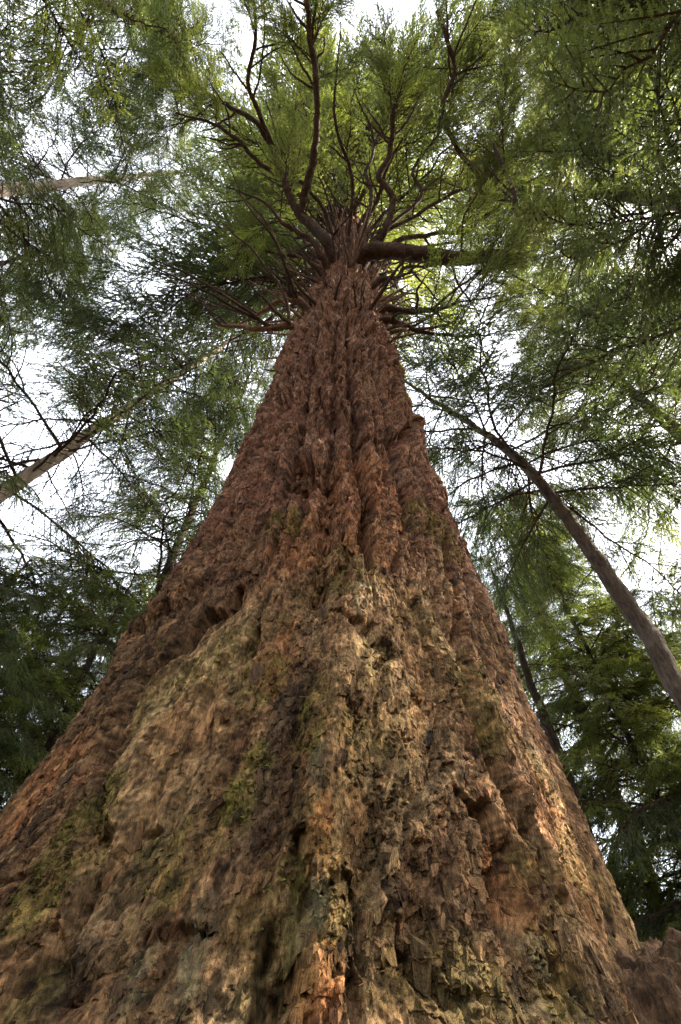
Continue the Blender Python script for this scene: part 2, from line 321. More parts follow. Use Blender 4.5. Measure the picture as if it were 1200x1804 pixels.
#ENDFEATURES#
def seg_dist(U, V, pts):
    """distance to a polyline in bark metres, and the share of the way along it"""
    best = np.full(U.shape, 99, np.float32); tt = np.zeros_like(best); n = len(pts) - 1
    for i in range(n):
        (ax, ay), (bx, by) = pts[i], pts[i + 1]; dx, dy = bx - ax, by - ay
        t = np.clip(((U - ax) * dx + (V - ay) * dy) / (dx * dx + dy * dy + 1e-9), 0, 1)
        d = np.hypot(U - ax - t * dx, V - ay - t * dy); m = d < best
        best = np.where(m, d, best); tt = np.where(m, (i + t) / n, tt)
    return best, tt
def build_trunk(parent):
    rows = np.array(ROWS)
    th = np.concatenate([np.linspace(-180, -80, 28)[:-1], np.linspace(-80, -38, 150)[:-1], np.linspace(-38, 38, 600)[:-1], np.linspace(38, 80, 150)[:-1], np.linspace(80, 180, 28)])
    T, Z = np.meshgrid(np.radians(th).astype(np.float32), rows.astype(np.float32))
    Rz = np.interp(Z, ZT, RT).astype(np.float32); Cz = np.interp(Z, ZT, CT).astype(np.float32)
    U = T * U0; V = Z
    lowm = 1 - sstep(1.9, 6.0, Z)                     # the lower, weathered bark
    upm = 1 - lowm
    # warp so nothing runs straight
    wu = .10 * fbm(U / .8 + 7, V / 1.1 + 3, 20, 3); wv = .16 * fbm(U / .9 + 17, V / 1.3 + 31, 24, 3)
    Uw = U + wu; Vw = V + wv
    h = .07 * perlin(U / .75 + 50, V / 4 + 50, 1) + .035 * perlin(Uw / .4 + 20, V / 2 + 20, 2)
    # long furrows between ridges
    n1 = perlin(Uw / .30 + 90, Vw / 2.4 + 90, 4) + .40 * perlin(Uw / .13 + 11, Vw / .8 + 60, 5)
    fur = 1 - sstep(.0, .26, np.abs(n1)); h -= fur * (.075 * upm + .03 * lowm); h += .045 * np.tanh(n1 * 2.0) * (upm + .4 * lowm)
    rag = .016 * perlin(U / .04 + 4, V / .06 + 4, 17) + .010 * perlin(U / .02 + 4, V / .026 + 4, 18)    # torn edges
    Ur = Uw + rag; Vr = Vw + 1.6 * rag
    # blocks of the upper bark
    f1, f2, idb, ox, oy = worley((Ur + .3 * wv) / .24 + 40, Vr / .72 + 40, 3)
    edge = sstep(.0, .28, f2 - f1); blk = (idb - .5) * .06 - (1 - edge) * .045 - oy * .018
    h += blk * (upm * .22 + .10 * lowm)
    f1, f2, ids, ox, oy = worley((Ur + .25 * wu) / .085 + 70, (Vr + .4 * wu) / .21 + 70, 6)
    e2 = sstep(0, .25, f2 - f1); small = (ids - .5) * .032 - (1 - e2) * .016 - oy * .008
    flakem = np.clip(.35 + .9 * fbm(U / .7 + 33, V / .9 + 12, 30, 2), 0.1, 1)
    # creased, stringy bark
    bil = np.abs(perlin(Uw / .10 + 2, Vw / .30 + 2, 31)) + .55 * np.abs(perlin(Ur / .05 + 2, Vr / .13 + 2, 32)) + .3 * np.abs(perlin(Ur / .025 + 2, Vr / .06 + 2, 33))
    # zones read off the tree
    def zone(lst):
        m = np.zeros(U.shape, np.float32)
        for (cu, cv, ru, rv, s) in lst:
            d = ((U - cu) / ru) ** 2 + ((V - cv) / rv) ** 2; m = np.maximum(m, s * (1 - sstep(.35, 1.25, d + .35 * fbm(U / .18 + 5, V / .25 + 5, 41, 3))))
        return m
    z_fib = zone(Z_FIBRE); z_pit = zone(Z_PIT); z_flk = zone(Z_FLAKE); z_dark = zone(Z_DARK); z_red = zone(Z_RED); z_moss = zone(Z_MOSS); z_lich = zone(Z_LICHEN)
    flk = np.clip(flakem * .7 + z_flk * .9 - z_fib * .75 - z_pit * .25, .05, 1.25)
    h += small * (lowm * np.clip(z_flk * .32 + .06, 0, 1) + upm * .16)
    bilu = np.abs(perlin(Uw / .27 + 2, Vw / 1.0 + 2, 34)) + .6 * np.abs(perlin(Ur / .13 + 2, Vr / .38 + 2, 35)) + .2 * np.abs(perlin(Ur / .06 + 2, Vr / .15 + 2, 36))
    h += (bilu - .45) * .085 * upm
    h += (bil - .45) * (.02 * upm + lowm * (.016 + .006 * z_flk - .006 * z_fib - .006 * z_pit))
    # bark sheds in layers: ragged steps from one layer down to the next
    def layers(n, k):
        q = n * k; fl = np.floor(q); return fl + sstep(.80, 1.0, q - fl)
    l1 = layers(fbm(Ur / .13 + 15, Vr / .62 + 15, 110, 5), 2.4)
    l2 = layers(fbm(Ur / .055 + 25, Vr / .17 + 25, 120, 3), 2.0)
    lamp = np.clip(.55 + z_flk * .7 + z_dark * .3 - z_fib * .42 - z_pit * .12, .1, 1.35)
    h += l1 * (.009 * lamp * lowm + .009 * upm) + l2 * (.0055 * lamp * lowm + .004 * upm)
    # thin curled scales
    f1, f2, idt, ox, oy = worley((Ur + .5 * wv) / .045 + 10, (Vr + .6 * wu) / .095 + 90, 9)
    e3 = sstep(0, .3, f2 - f1); thin = (idt - .5) * .015 - (1 - e3) * .007 - oy * .006
    near = 1 - sstep(5, 9, Z)
    h += thin * near * (lowm * np.clip(flk * .6, .08, .8) + upm * .15)
    # fibres
    fb = perlin(Uw / .024 + 5, Vw / .24 + 5, 12) + .6 * perlin(Uw / .012 + 9, Vw / .12 + 9, 13)
    h += fb * .006 * (z_fib * 1.3 + .5) * near
    gr = perlin(U / .03 + 3, V / .04 + 3, 14) + .8 * perlin(U / .014 + 3, V / .018 + 8, 15)
    h += gr * .0065 * near * (1 - .4 * z_fib)
    h += perlin(U / .06 + 3, V / .09 + 3, 16) * .012
    # pits where scales have dropped off
    for sc, dep, thr, sd_ in ((.080, .045, .66, 50), (.046, .032, .55, 51), (.032, .022, .5, 53)):
        pu = (Uw + .022 * perlin(U / .035, V / .035, 61)) / sc; pv = (Vw + .022 * perlin(U / .035 + 9, V / .035 + 9, 62)) / (sc * 1.15)
        f1, f2, idp, ox, oy = worley(pu + 20, pv + 20, sd_)
        size = np.clip((idp - thr) / (1 - thr), 0, 1) ** .8 * .36
        d = np.hypot(ox * .95, oy * 1.15 + .35 * ox * (idp - .5)) + .20 * perlin(U / .016, V / .018, 63)
        pit = (size > .06) * (1 - sstep(size * .82, size + .02, d))
        h -= pit * dep * lowm * np.clip(z_pit * .6 + .25 * flakem + z_flk * .35 + z_dark * .15 - z_fib * .4, 0, .8) * sstep(-.1, .4, fbm(U / .2 + 3, V / .3 + 3, 65, 3) + z_pit * .15)
    # the crevices, ridges and burls of this tree
    jig = .034 * fbm(U / .09 + 2, V / .5 + 2, 70, 4)
    for (pts, w0, dep) in CREVICES:
        d, t = seg_dist(U + jig, V + jig * 1.3, pts); ww = w0 * (.55 + .6 * np.sin(np.clip(t, 0.02, .98) * np.pi))
        h -= 1.5 * dep * (1 - sstep(.05, 1.15, d / ww)) * (.7 + .6 * np.abs(perlin(U / .09, V / .12, 71)))
    for (pts, w0, hgt) in RIDGES:
        d, t = seg_dist(U + jig, V, pts)
        h += hgt * (1 - sstep(.1, 1.0, d / w0)) * np.clip(np.sin(np.clip(t, 0.03, .97) * np.pi) * 1.6, 0, 1)
    for (cu, cv, ru, rv, hgt) in BURLS:
        d = np.hypot((U + jig - cu) / ru, (V + jig - cv) / rv); h += hgt * (1 - sstep(.3, 1.0, d))
    h *= np.interp(Z, [0, 14, 30, 50, 58], [1, 1, .7, .4, .02]) 
    # flare into the roots
    lobes = np.sin(T * 5 + 1.1) * .5 + np.sin(T * 3 - .6) * .5
    h += .12 * lobes * (1 - sstep(-.2, .75, Z))
    rr = np.maximum(Rz + h, .01)
    X = Cz + rr * np.sin(T); Y = -rr * np.cos(T)
    # slight sag of the proud scales so undersides overhang
    Zo = Z - np.clip(h, -.05, .08) * .15
    v = np.stack([X, Y, Zo], -1).reshape(-1, 3)
    nr, nc = T.shape; i = np.arange(nr * nc, dtype=np.int32).reshape(nr, nc)
    q = np.stack([i[:-1, :-1], i[:-1, 1:], i[1:, 1:], i[1:, :-1]], -1).reshape(-1, 4)
    me = mesh_np('trunk', v, q, None, [M_GIANT], True)
    # colour of the bark, with sun dapple painted in on the upper trunk
    C = lambda *c: np.array(c, np.float32)
    def lay(base, col, m): return base * (1 - m[..., None]) + col * m[..., None]
    red, brown, tan, dark = C(.155, .077, .045), C(.17, .095, .045), C(.31, .205, .10), C(.05, .03, .018)
    lowc = 1 - sstep(1.8, 3.9, Z + .5 * fbm(U / .5 + 1, V / .9 + 1, 82, 2))
    big = fbm(U / .9 + 60, V / 1.6 + 60, 80, 3); med = fbm(Ur / .16 + 6, Vr / .3 + 6, 84, 4)
    col = np.broadcast_to(red, U.shape + (3,)).copy()
    col = lay(col, brown, np.clip(lowc * .85 + .5 * big * upm, 0, 1))
    col = lay(col, tan, np.clip(lowc * (.24 + .4 * big + .3 * med), 0, .65))
    col = lay(col, tan * C(1.0, .97, .93), np.clip(np.maximum(z_fib, z_pit) * (.75 + .5 * med), 0, 1))
    col = lay(col, dark, np.clip(z_dark * (.6 + .7 * med), 0, .85))
    col = lay(col, C(.33, .14, .055), np.clip(z_red * (.75 + .6 * med), 0, .9))
    # fresh inner layers are redder than the weathered outer one
    lv = np.clip((l1 + 2) / 4, 0, 1); col *= (1 + (lv - .5)[..., None] * C(.25, .40, .5))
    fresh = sstep(.35, .75, fbm(Ur / .09 + 3, Vr / .2 + 3, 130, 3)); col = lay(col, C(.2, .09, .04), fresh * .40 * (.4 + .6 * lowm))
    col *= (0.42 + .78 * idt + .38 * ids)[..., None]
    g1 = fbm(Ur / .045 + 8, Vr / .085 + 8, 140, 3); g2 = perlin(U / .016 + 8, V / .024 + 8, 145)
    grainc = np.clip(1 + .75 * g1 + .5 * g2 * near, .2, 2.3)
    chip = sstep(.62, .72, perlin(Ur / .03 + 8, Vr / .06 + 8, 147) + .35 * g1) * near; col = lay(col, dark, chip * .7)          # dark flecks scattered at random
    streak = sstep(.25, .6, perlin(Uw / .028 + 5, Vw / .42 + 5, 148)) * near; col *= (1 + .28 * streak)[..., None]
    pale = sstep(.72, .88, idb * .55 + ids * .45) * upm  # pale blocks imitate flecks of sun on the upper trunk
    col = lay(col, C(.27, .16, .10), pale * .6)
    mn = fbm(U / .09 + 1, V / .16 + 1, 90, 4)
    moss = np.clip(z_moss * (.62 + 1.0 * mn), 0, 1) * .72
    moss = np.maximum(moss, .34 * lowc * sstep(.1, .75, fbm(U / .4 + 8, V / .6 + 2, 95, 4)))
    col = lay(col, C(.16, .135, .028), moss)
    col = lay(col, C(.19, .18, .10), np.clip(z_lich * (.5 + 1.3 * mn), 0, 1) * .7)
    col *= grainc[..., None]
    ca = me.attributes.new('tint', 'FLOAT_COLOR', 'POINT')
    rgba = np.ones((nr * nc, 4), np.float32); rgba[:, :3] = np.clip(col, 0.01, 1).reshape(-1, 3)
    ca.data.foreach_set('color', rgba.ravel())
    build_flakes(parent, rows, th, rr, Cz[:, 0], col, dict(flk=z_flk, pit=z_pit, fib=z_fib, dark=z_dark, moss=np.maximum(z_moss, moss), lich=z_lich))
    return put('trunk', me, parent)
def build_flakes(parent, rows, th, rr, cz, col, zn):
    """loose scales and plates standing off the bark, tufts of moss, caught needles"""
    rg = np.random.default_rng(31); thr = np.radians(th)
    def samp(A, T_, Z_):
        i = np.clip(np.searchsorted(rows, Z_), 1, len(rows) - 1); j = np.clip(np.searchsorted(thr, T_), 1, len(thr) - 1)
        fi = np.clip((Z_ - rows[i - 1]) / (rows[i] - rows[i - 1] + 1e-9), 0, 1); fj = np.clip((T_ - thr[j - 1]) / (thr[j] - thr[j - 1]), 0, 1)
        if A.ndim == 3: fi = fi[..., None]; fj = fj[..., None]
        return (A[i - 1, j - 1] * (1 - fi) + A[i, j - 1] * fi) * (1 - fj) + (A[i - 1, j] * (1 - fi) + A[i, j] * fi) * fj
    def frame(T_): return np.stack([np.cos(T_), np.sin(T_), 0 * T_], -1), np.stack([np.sin(T_), -np.cos(T_), 0 * T_], -1)
    def plates(T_, Z_, w_, h_, thick, tilt):
        N = len(T_); K = 9; an = np.linspace(0, 2 * np.pi, K, endpoint=False)[None, :] + rg.normal(0, .22, (N, K)) + rg.uniform(0, 1, N)[:, None]; sq = rg.uniform(.62, 1.2, (N, K))
        a = np.sign(np.cos(an)) * np.abs(np.cos(an)) ** .6 * sq * w_[:, None] * .5; b = np.sign(np.sin(an)) * np.abs(np.sin(an)) ** .6 * sq * h_[:, None] * .5; sk = rg.normal(0, .18, N)[:, None]; a = a + b * sk
        rc = samp(rr, T_, Z_)[:, None]; tv = T_[:, None] + a / rc; zv = Z_[:, None] + b; rv = samp(rr, tv, zv)
        curl = rg.uniform(0, 1, N)[:, None]
        off = thick[:, None] - tilt[:, None] * b + rg.normal(0, .12, N)[:, None] * a + .35 * curl * (a * a) / (w_[:, None] + 1e-6) * rg.choice([-1, 1], N)[:, None]
        rt_ = rc + .6 * (rv - rc) + off + rg.normal(0, .0015, (N, K)); rb_ = np.minimum(rv, rt_) - .012 - .3 * thick[:, None]; c0 = np.interp(zv, rows, cz)
        top = np.stack([c0 + rt_ * np.sin(tv), -rt_ * np.cos(tv), zv], -1); shr = .86
        tb = T_[:, None] + a * shr / rc; zb = Z_[:, None] + b * shr; bot = np.stack([c0 + rb_ * np.sin(tb), -rb_ * np.cos(tb), zb], -1)
        v = np.concatenate([top, bot], 1)
        k = np.arange(K); k1 = (k + 1) % K
        loc = np.concatenate([np.stack([0 * k[1:-1], k[1:-1], k[2:]], -1), np.stack([k, k + K, k1], -1), np.stack([k1, k + K, k1 + K], -1)])
        return v, loc, 2 * K
    def tinted(name, v, loc, nk, cols, kind=None):
        N = len(v); f = (loc[None] + (np.arange(N) * nk)[:, None, None]).reshape(-1, 3)
        me = mesh_np(name, v.reshape(-1, 3), f, None, [M_GIANT], False)
        c = np.ones((N, nk, 4), np.float32); c[..., :3] = cols[:, None, :]; me.attributes.new('tint', 'FLOAT_COLOR', 'POINT').data.foreach_set('color', c.ravel())
        o = put(name, me, parent)
        if kind: o['kind'] = kind
    # small scales of the lower trunk
    N = 19000; T_ = rg.uniform(-1.25, 1.25, N); Z_ = np.exp(rg.uniform(np.log(.55), np.log(4.2), N))
    pr = .22 + .75 * samp(zn['flk'], T_, Z_) + .22 * samp(zn['pit'], T_, Z_) + .35 * samp(zn['dark'], T_, Z_) - .15 * samp(zn['fib'], T_, Z_); pr *= .35 + .9 * sstep(-.3, .4, fbm(T_ * 9 + 20, Z_ * 5 + 20, 210, 2))
    m = rg.random(N) < pr; T_, Z_ = T_[m], Z_[m]; N = len(T_); sz = rg.uniform(.6, 1.6, N) * (.8 + .18 * Z_)
    v, loc, nk = plates(T_, Z_, .017 * sz * rg.uniform(.6, 1.5, N), .034 * sz * rg.uniform(.6, 1.8, N), rg.uniform(-.002, .007, N), rg.uniform(-.08, .26, N))
    def hue(T_, Z_, N): return np.clip(samp(col, T_, Z_) * rg.uniform(.66, 1.3, N)[:, None] * (1 + rg.normal(0, .03, (N, 3))), .015, .6)
    tinted('bark_scales', v, loc, nk, hue(T_, Z_, N), 'stuff')
    # coarser plates up the trunk
    N = 1300; T_ = rg.uniform(-1.3, 1.3, N); Z_ = np.exp(rg.uniform(np.log(2.6), np.log(17), N)); sz = rg.uniform(.5, 1.5, N) * np.interp(Z_, [2.6, 5, 17], [.38, .65, 1.3])
    v, loc, nk = plates(T_, Z_, .06 * sz * rg.uniform(.6, 1.5, N), .17 * sz * rg.uniform(.6, 1.9, N), rg.uniform(-.006, .012, N), rg.uniform(-.03, .05, N))
    tinted('bark_scales', v, loc, nk, hue(T_, Z_, N), 'stuff')
    # the large loose plates one can pick out
    N = 64; T_ = rg.uniform(-.75, .85, N); Z_ = np.exp(rg.uniform(np.log(.66), np.log(3.4), N)); sz = rg.uniform(.7, 1.5, N)
    v, loc, nk = plates(T_, Z_, .045 * sz * rg.uniform(.7, 1.5, N), .085 * sz * rg.uniform(.7, 1.6, N), rg.uniform(.0, .009, N), rg.uniform(-.05, .16, N)); hc = np.maximum(hue(T_, Z_, N), np.array([.11, .066, .036]))
    for k in range(N): tinted('bark_plate', v[k:k + 1], loc, nk, hc[k:k + 1])
    # moss tufts
    N = 90000; T_ = rg.uniform(-1.1, 1.1, N); Z_ = np.exp(rg.uniform(np.log(.55), np.log(4.5), N)); mv = samp(zn['moss'], T_, Z_); lv = samp(zn['lich'], T_, Z_)
    m = rg.random(N) < np.clip(mv * .75 + lv * .3 - .12, 0, 1); T_, Z_, lv = T_[m], Z_[m], lv[m]; N = len(T_); eu, en = frame(T_); r = samp(rr, T_, Z_); p = np.stack([np.interp(Z_, rows, cz) + r * np.sin(T_), -r * np.cos(T_), Z_], -1) - en * .002
    ln = rg.uniform(.008, .024, N)[:, None] * (.8 + .2 * Z_[:, None]); d = en * rg.uniform(.25, 1, N)[:, None] + eu * rg.normal(0, .7, N)[:, None] + np.array([0, 0, 1.]) * rg.normal(-.1, .7, N)[:, None]; d /= np.linalg.norm(d, axis=1)[:, None]
    sd_ = np.cross(d, rg.normal(0, 1, (N, 3))); sd_ /= np.linalg.norm(sd_, axis=1)[:, None]; wd = ln * .32
    v = np.stack([p + sd_ * wd, p - sd_ * wd, p + d * ln], 1)
    cm = np.where((rg.random(N) < lv * .8)[:, None], np.array([.21, .21, .125]), np.array([.165, .155, .035])) * rg.uniform(.5, 1.4, N)[:, None]
    tinted('moss', v, np.array([[0, 1, 2]]), 3, cm, 'stuff')
    # dead needles and bits of twig caught in the bark
    N = 900; T_ = np.where(rg.random(N) < .6, rg.uniform(.1, .8, N), rg.uniform(-.8, .5, N)); Z_ = .6 + rg.random(N) ** 2.2 * 1.4; r = samp(rr, T_, Z_) + .006; eu, en = frame(T_); p = np.stack([np.interp(Z_, rows, cz) + r * np.sin(T_), -r * np.cos(T_), Z_], -1)
    d = eu * rg.normal(0, .8, N)[:, None] + np.array([0, 0, 1.]) * rg.normal(0, .9, N)[:, None] + en * rg.normal(.1, .25, N)[:, None]; d /= np.linalg.norm(d, axis=1)[:, None]; ln = rg.uniform(.006, .022, N)[:, None]
    sd_ = np.cross(d, en); sd_ /= np.linalg.norm(sd_, axis=1)[:, None] + 1e-9; wd = rg.uniform(.0007, .0014, N)[:, None]
    v = np.stack([p - d * ln + sd_ * wd, p - d * ln - sd_ * wd, p + d * ln - sd_ * wd + en * .004, p + d * ln + sd_ * wd + en * .004], 1)
    tinted('needle_litter', v, np.array([[0, 1, 2], [0, 2, 3]]), 4, np.array([.17, .10, .055]) * rg.uniform(.4, 1.4, N)[:, None], 'stuff')
giant = empty('giant_conifer', (0, 0, 0))
tag(giant, 'giant conifer with thick furrowed red-brown trunk filling the middle of the picture', 'tree')
build_trunk(giant)

# ------------------------------------------------------------------ boughs
def make_bough(name, seed, L=3.0, width=1.0, droop=.35, gap=.075, leaf=.05, twig_gap=.05, fill=1.0, mat=None, hang=.2, bare=0.0, inner=.3, slim=.17):
    """one bough: bare dark stem near the tree, side branches, twigs and needle sprays bunched towards the outer half"""
    rg = np.random.default_rng(seed); V, Fc, MI = [], [], []; nv = 0
    def addw(path, rad, seg=3):
        nonlocal nv
        v, t = tube_tris(path, rad, seg); V.append(v); Fc.append(t + nv); MI.append(np.zeros(len(t), int)); nv += len(v)
    ts = np.linspace(0, 1, 16); bend = rg.normal(0, .14); zig = np.cumsum(rg.normal(0, .025, 16))
    stem = np.stack([ts * L, L * (bend * ts ** 2 + zig * ts), L * (.10 * ts - droop * ts ** 2.2) + rg.normal(0, .012, 16) * L * ts], -1)
    addw(stem, .020 * (1 - ts) ** .8 * L / 3 + .004, 5)
    S, D, LN = [], [], []
    t = .07; side = 1; ph = rg.uniform(0, 6.28)
    while t < 1:
        p = np.array([np.interp(t, ts, stem[:, k]) for k in range(3)]); tang = np.array([np.interp(min(t + .03, 1), ts, stem[:, k]) - np.interp(t - .03, ts, stem[:, k]) for k in range(3)]); tang /= np.linalg.norm(tang)
        prof = (.30 + .70 * min(1, t / .42)) * (1 - max(0, t - .45) / .55 * .80)
        ln = width * prof * rg.uniform(.45, 1.2)
        a = side * R(rg.uniform(34, 66)); ca, sa = math.cos(a), math.sin(a)
        d = np.array([tang[0] * ca - tang[1] * sa, tang[0] * sa + tang[1] * ca, tang[2] + rg.normal(-.05, .18)]); d /= np.linalg.norm(d)
        ss = np.linspace(0, 1, 5); curl = rg.normal(0, .14)
        path = p + ss[:, None] * ln * d + (ss ** 2)[:, None] * ln * np.array([tang[0] * .25 + curl * -d[1], tang[1] * .25 + curl * d[0], -hang * rg.uniform(.5, 1.6)])
        addw(path, .007 * (1 - ss) * (.5 + ln) + .0024)
        bunch = .5 + .5 * math.sin(ph + side * .8 + t * 17)              # sprays stand in bunches with gaps between
        if rg.random() > bare and rg.random() < sstep(inner - .22, inner + .12, t) and rg.random() < .35 + .75 * bunch:
            s = max(.05, .55 * (1 - t / max(inner, .01) * .6)) if t < inner else .06 + .25 * rg.random() * (1 - t); k = 1
            while s < 1:
                pp = np.array([np.interp(s, ss, path[:, j]) for j in range(3)]); dd = path[min(4, int(s * 4) + 1)] - path[int(s * 4)]; dd /= np.linalg.norm(dd)
                b = k * R(rg.uniform(26, 58)); cb, sb = math.cos(b), math.sin(b)
                e = np.array([dd[0] * cb - dd[1] * sb, dd[0] * sb + dd[1] * cb, dd[2] + rg.normal(-.15, .28)]); e /= np.linalg.norm(e)
                tl = rg.uniform(.10, .30) * (1 - .4 * s) * (.6 + .5 * width)
                if rg.random() < fill: S.append(pp); D.append(e); LN.append(tl)
                k = -k; s += twig_gap * rg.uniform(.6, 1.4) / max(ln, .12)
            S.append(path[-1]); D.append(dd); LN.append(.14)
        side = -side; t += gap / L * rg.uniform(.6, 1.5)
    if S:
        S, D, LN = np.array(S), np.array(D), np.array(LN)
        n = np.maximum(3, (LN / (leaf * .16)).astype(int)); idx = np.repeat(np.arange(len(S)), n)
        u = np.concatenate([np.linspace(.02, 1, k) for k in n]); sg = np.concatenate([np.where(np.arange(k) % 2, 1., -1.) for k in n])
        base = S[idx] + D[idx] * (u * LN[idx])[:, None]; base[:, 2] -= hang * .5 * (u * LN[idx]) * u
        N = len(idx); an = sg * np.radians(rg.uniform(18, 52, N)) * (1 - .5 * (u > .93)); ca, sa = np.cos(an), np.sin(an); Dx = D[idx]
        e = np.stack([Dx[:, 0] * ca - Dx[:, 1] * sa, Dx[:, 0] * sa + Dx[:, 1] * ca, Dx[:, 2] + rg.normal(0, .3, N)], -1); e /= np.linalg.norm(e, axis=1)[:, None]
        ll = leaf * rg.uniform(.7, 1.35, N) * (1 - .3 * u); wd = leaf * slim * rg.uniform(.8, 1.3, N)
        sid = np.cross(e, np.stack([rg.normal(0, .5, N), rg.normal(0, .5, N), np.ones(N)], -1)); sid /= np.linalg.norm(sid, axis=1)[:, None]
        v = np.stack([base + sid * (wd * .55)[:, None], base - sid * (wd * .55)[:, None], base + e * ll[:, None]], 1).reshape(-1, 3)
        i = np.arange(N) * 3 + nv; V.append(v); Fc.append(np.stack([i, i + 1, i + 2], -1)); MI.append(np.ones(N, int)); nv += 3 * N
    return mesh_np(name, np.vstack(V), np.vstack(Fc), np.concatenate(MI), [M_TWIG, mat], False)

B_FIR = [make_bough('fir_bough', 100 + i, 3.0, .95, .22, .055, .062, .040, .98, M_FIR, .25, 0, .32, .17) for i in range(5)]
B_HEM = [make_bough('hemlock_bough', 200 + i, 3.0, 1.05, .40, .055, .055, .040, .96, M_HEM, .5, 0, .30, .165) for i in range(6)]
B_YEL = [make_bough('sunlit_bough', 300 + i, 2.4, .8, .28, .050, .054, .038, .98, M_YEL, .35, 0, .22, .17) for i in range(4)]
B_THIN = [make_bough('sparse_bough', 400 + i, 3.0, 1.05, .35, .085, .06, .055, .8, M_HEM, .45, .15, .35, .15) for i in range(4)]
B_BARE = [make_bough('bare_bough', 500 + i, 2.6, .8, .30, .13, .05, .085, .5, M_HEM, .35, .85) for i in range(3)]
NB = [0]
def bough(parent, kind, pos, az, pitch=0.0, scale=1.0, roll=0.0, rng=random, name='bough'):
    o = bpy.data.objects.new(name, rng.choice(kind)); COL.objects.link(o); o.parent = parent
    o.location = Vector(pos) - parent.location
    m = Matrix.Rotation(R(90 - az), 4, 'Z') @ Matrix.Rotation(-R(pitch), 4, 'Y') @ Matrix.Rotation(R(roll), 4, 'X')
    o.rotation_euler = m.to_euler(); s = scale; o.scale = (s, s * rng.uniform(.85, 1.2) * rng.choice((-1, 1)) if False else s * rng.uniform(.85, 1.2), s)
    NB[0] += 1
    return o

def conifer(name, label, pts4, bark, kinds, z0, z1, n, len0, len1, seed, pitch=(5, -20), group=None, az_bias=None, seg=10, knob=.06, skirt=None):
    """a tree: trunk along pts4 (x, y, z, radius) from the ground, then n boughs up it"""
    rg = random.Random(seed); base = pts4[0]
    t = empty(name, (base[0], base[1], base[2])); tag(t, label, 'tree', group)
    wood('trunk', pts4, bark, t, seg, 10 * len(pts4), knob, seed, .015)
    P = smooth_path(pts4, 80); zz = P[:, 2]
    for k in range(n):
        f = (k + rg.random()) / n; z = z0 + (z1 - z0) * f; x = np.interp(z, zz, P[:, 0]); y = np.interp(z, zz, P[:, 1])
        if az_bias and rg.random() < az_bias[2]: az = az_bias[0] + rg.uniform(-1, 1) * az_bias[1]
        else: az = k * 137.5 + rg.uniform(-25, 25)
        ln = (len0 + (len1 - len0) * f) * rg.uniform(.7, 1.2)
        kd = rg.choice(kinds)
        bough(t, kd, (x, y, z), az, rg.uniform(pitch[1], pitch[0]), ln / 3.0, rg.uniform(-14, 14), rg)
    return t
def p4(p, r): return (float(p[0]), float(p[1]), float(p[2]), r)
#TREES#
# ------------------------------------------------------------------ limbs of the giant
def px(*pts):
    """limb points given as (x, y, height, radius)"""
    return [p4(at(x, y, z), r) for x, y, z, r in pts]
RG = random.Random(5)
LIMBS = [
    px((640, 452, 15.0, .24), (700, 444, 14.6, .20), (790, 454, 14.0, .18), (868, 450, 13.4, .14), (928, 470, 13.0, .085)),
    px((890, 456, 13.2, .07), (915, 440, 13.4, .09), (916, 405, 14.2, .08), (905, 340, 15.5, .06), (870, 250, 17, .035)),
    px((585, 440, 15.6, .17), (560, 408, 16.2, .15), (532, 380, 16.8, .13), (512, 350, 17.2, .11), (498, 312, 17.6, .09), (484, 268, 18, .08)),
    px((528, 380, 16.8, .10), (536, 345, 17.0, .11), (550, 290, 17.2, .10), (560, 210, 17.4, .085), (556, 130, 17.6, .075), (545, 55, 17.8, .065), (535, -40, 18, .055)),
    px((484, 268, 18, .085), (450, 215, 18.2, .07), (400, 185, 18.6, .055), (340, 150, 19, .04), (280, 100, 19.4, .025)),
    px((482, 262, 18, .07), (452, 190, 18.0, .06), (438, 140, 18.1, .055), (450, 60, 18.2, .045), (446, -30, 18.4, .035)),
    px((500, 312, 17.6, .07), (455, 285, 17.8, .06), (420, 248, 18, .055), (368, 215, 18.3, .04), (310, 200, 18.6, .02)),
    px((672, 420, 16.2, .10), (688, 378, 16.6, .095), (692, 345, 17, .09), (668, 312, 17.4, .085), (688, 265, 17.8, .075), (694, 190, 18.1, .06), (708, 128, 18.4, .05), (740, 60, 18.8, .03)),
    px((640, 415, 16.6, .07), (655, 350, 17.6, .06), (645, 300, 18.6, .05), (660, 255, 19.5, .04), (640, 190, 20.5, .03)),
    px((690, 432, 16.0, .07), (760, 412, 16.4, .06), (815, 408, 16.8, .055), (845, 385, 17.2, .045), (880, 330, 17.8, .03)),
    px((660, 425, 16.4, .06), (730, 380, 17.0, .05), (790, 345, 17.6, .045), (850, 318, 18.2, .035), (930, 270, 19, .02)),
    px((660, 420, 16.6, .055), (740, 350, 17.8, .05), (728, 300, 18.8, .045), (770, 240, 19.6, .04), (800, 180, 20.4, .03)),
    px((850, 318, 18.2, .06), (805, 260, 18.8, .075), (782, 190, 19.2, .07), (800, 120, 19.6, .06), (770, 20, 20, .05)),
    px((570, 455, 14.6, .09), (545, 420, 15.0, .07), (500, 395, 15.4, .05), (470, 360, 15.8, .035), (400, 330, 16.3, .02)),
    px((525, 580, 9.6, .07), (480, 580, 9.7, .06), (430, 578, 9.9, .045), (380, 570, 10.1, .03)),
    px((540, 540, 11.2, .07), (500, 530, 11.3, .05), (455, 555, 11.3, .04), (420, 575, 11.3, .02)),
    px((668, 548, 11.6, .09), (720, 548, 11.8, .07), (770, 545, 12.0, .05), (812, 530, 12.2, .03)),
    px((672, 565, 11, .07), (730, 580, 11.2, .05), (790, 590, 11.4, .035), (860, 592, 11.8, .02)),
    px((665, 500, 13, .08), (700, 490, 13.3, .06), (715, 470, 13.6, .04), (760, 468, 14, .025)),
]
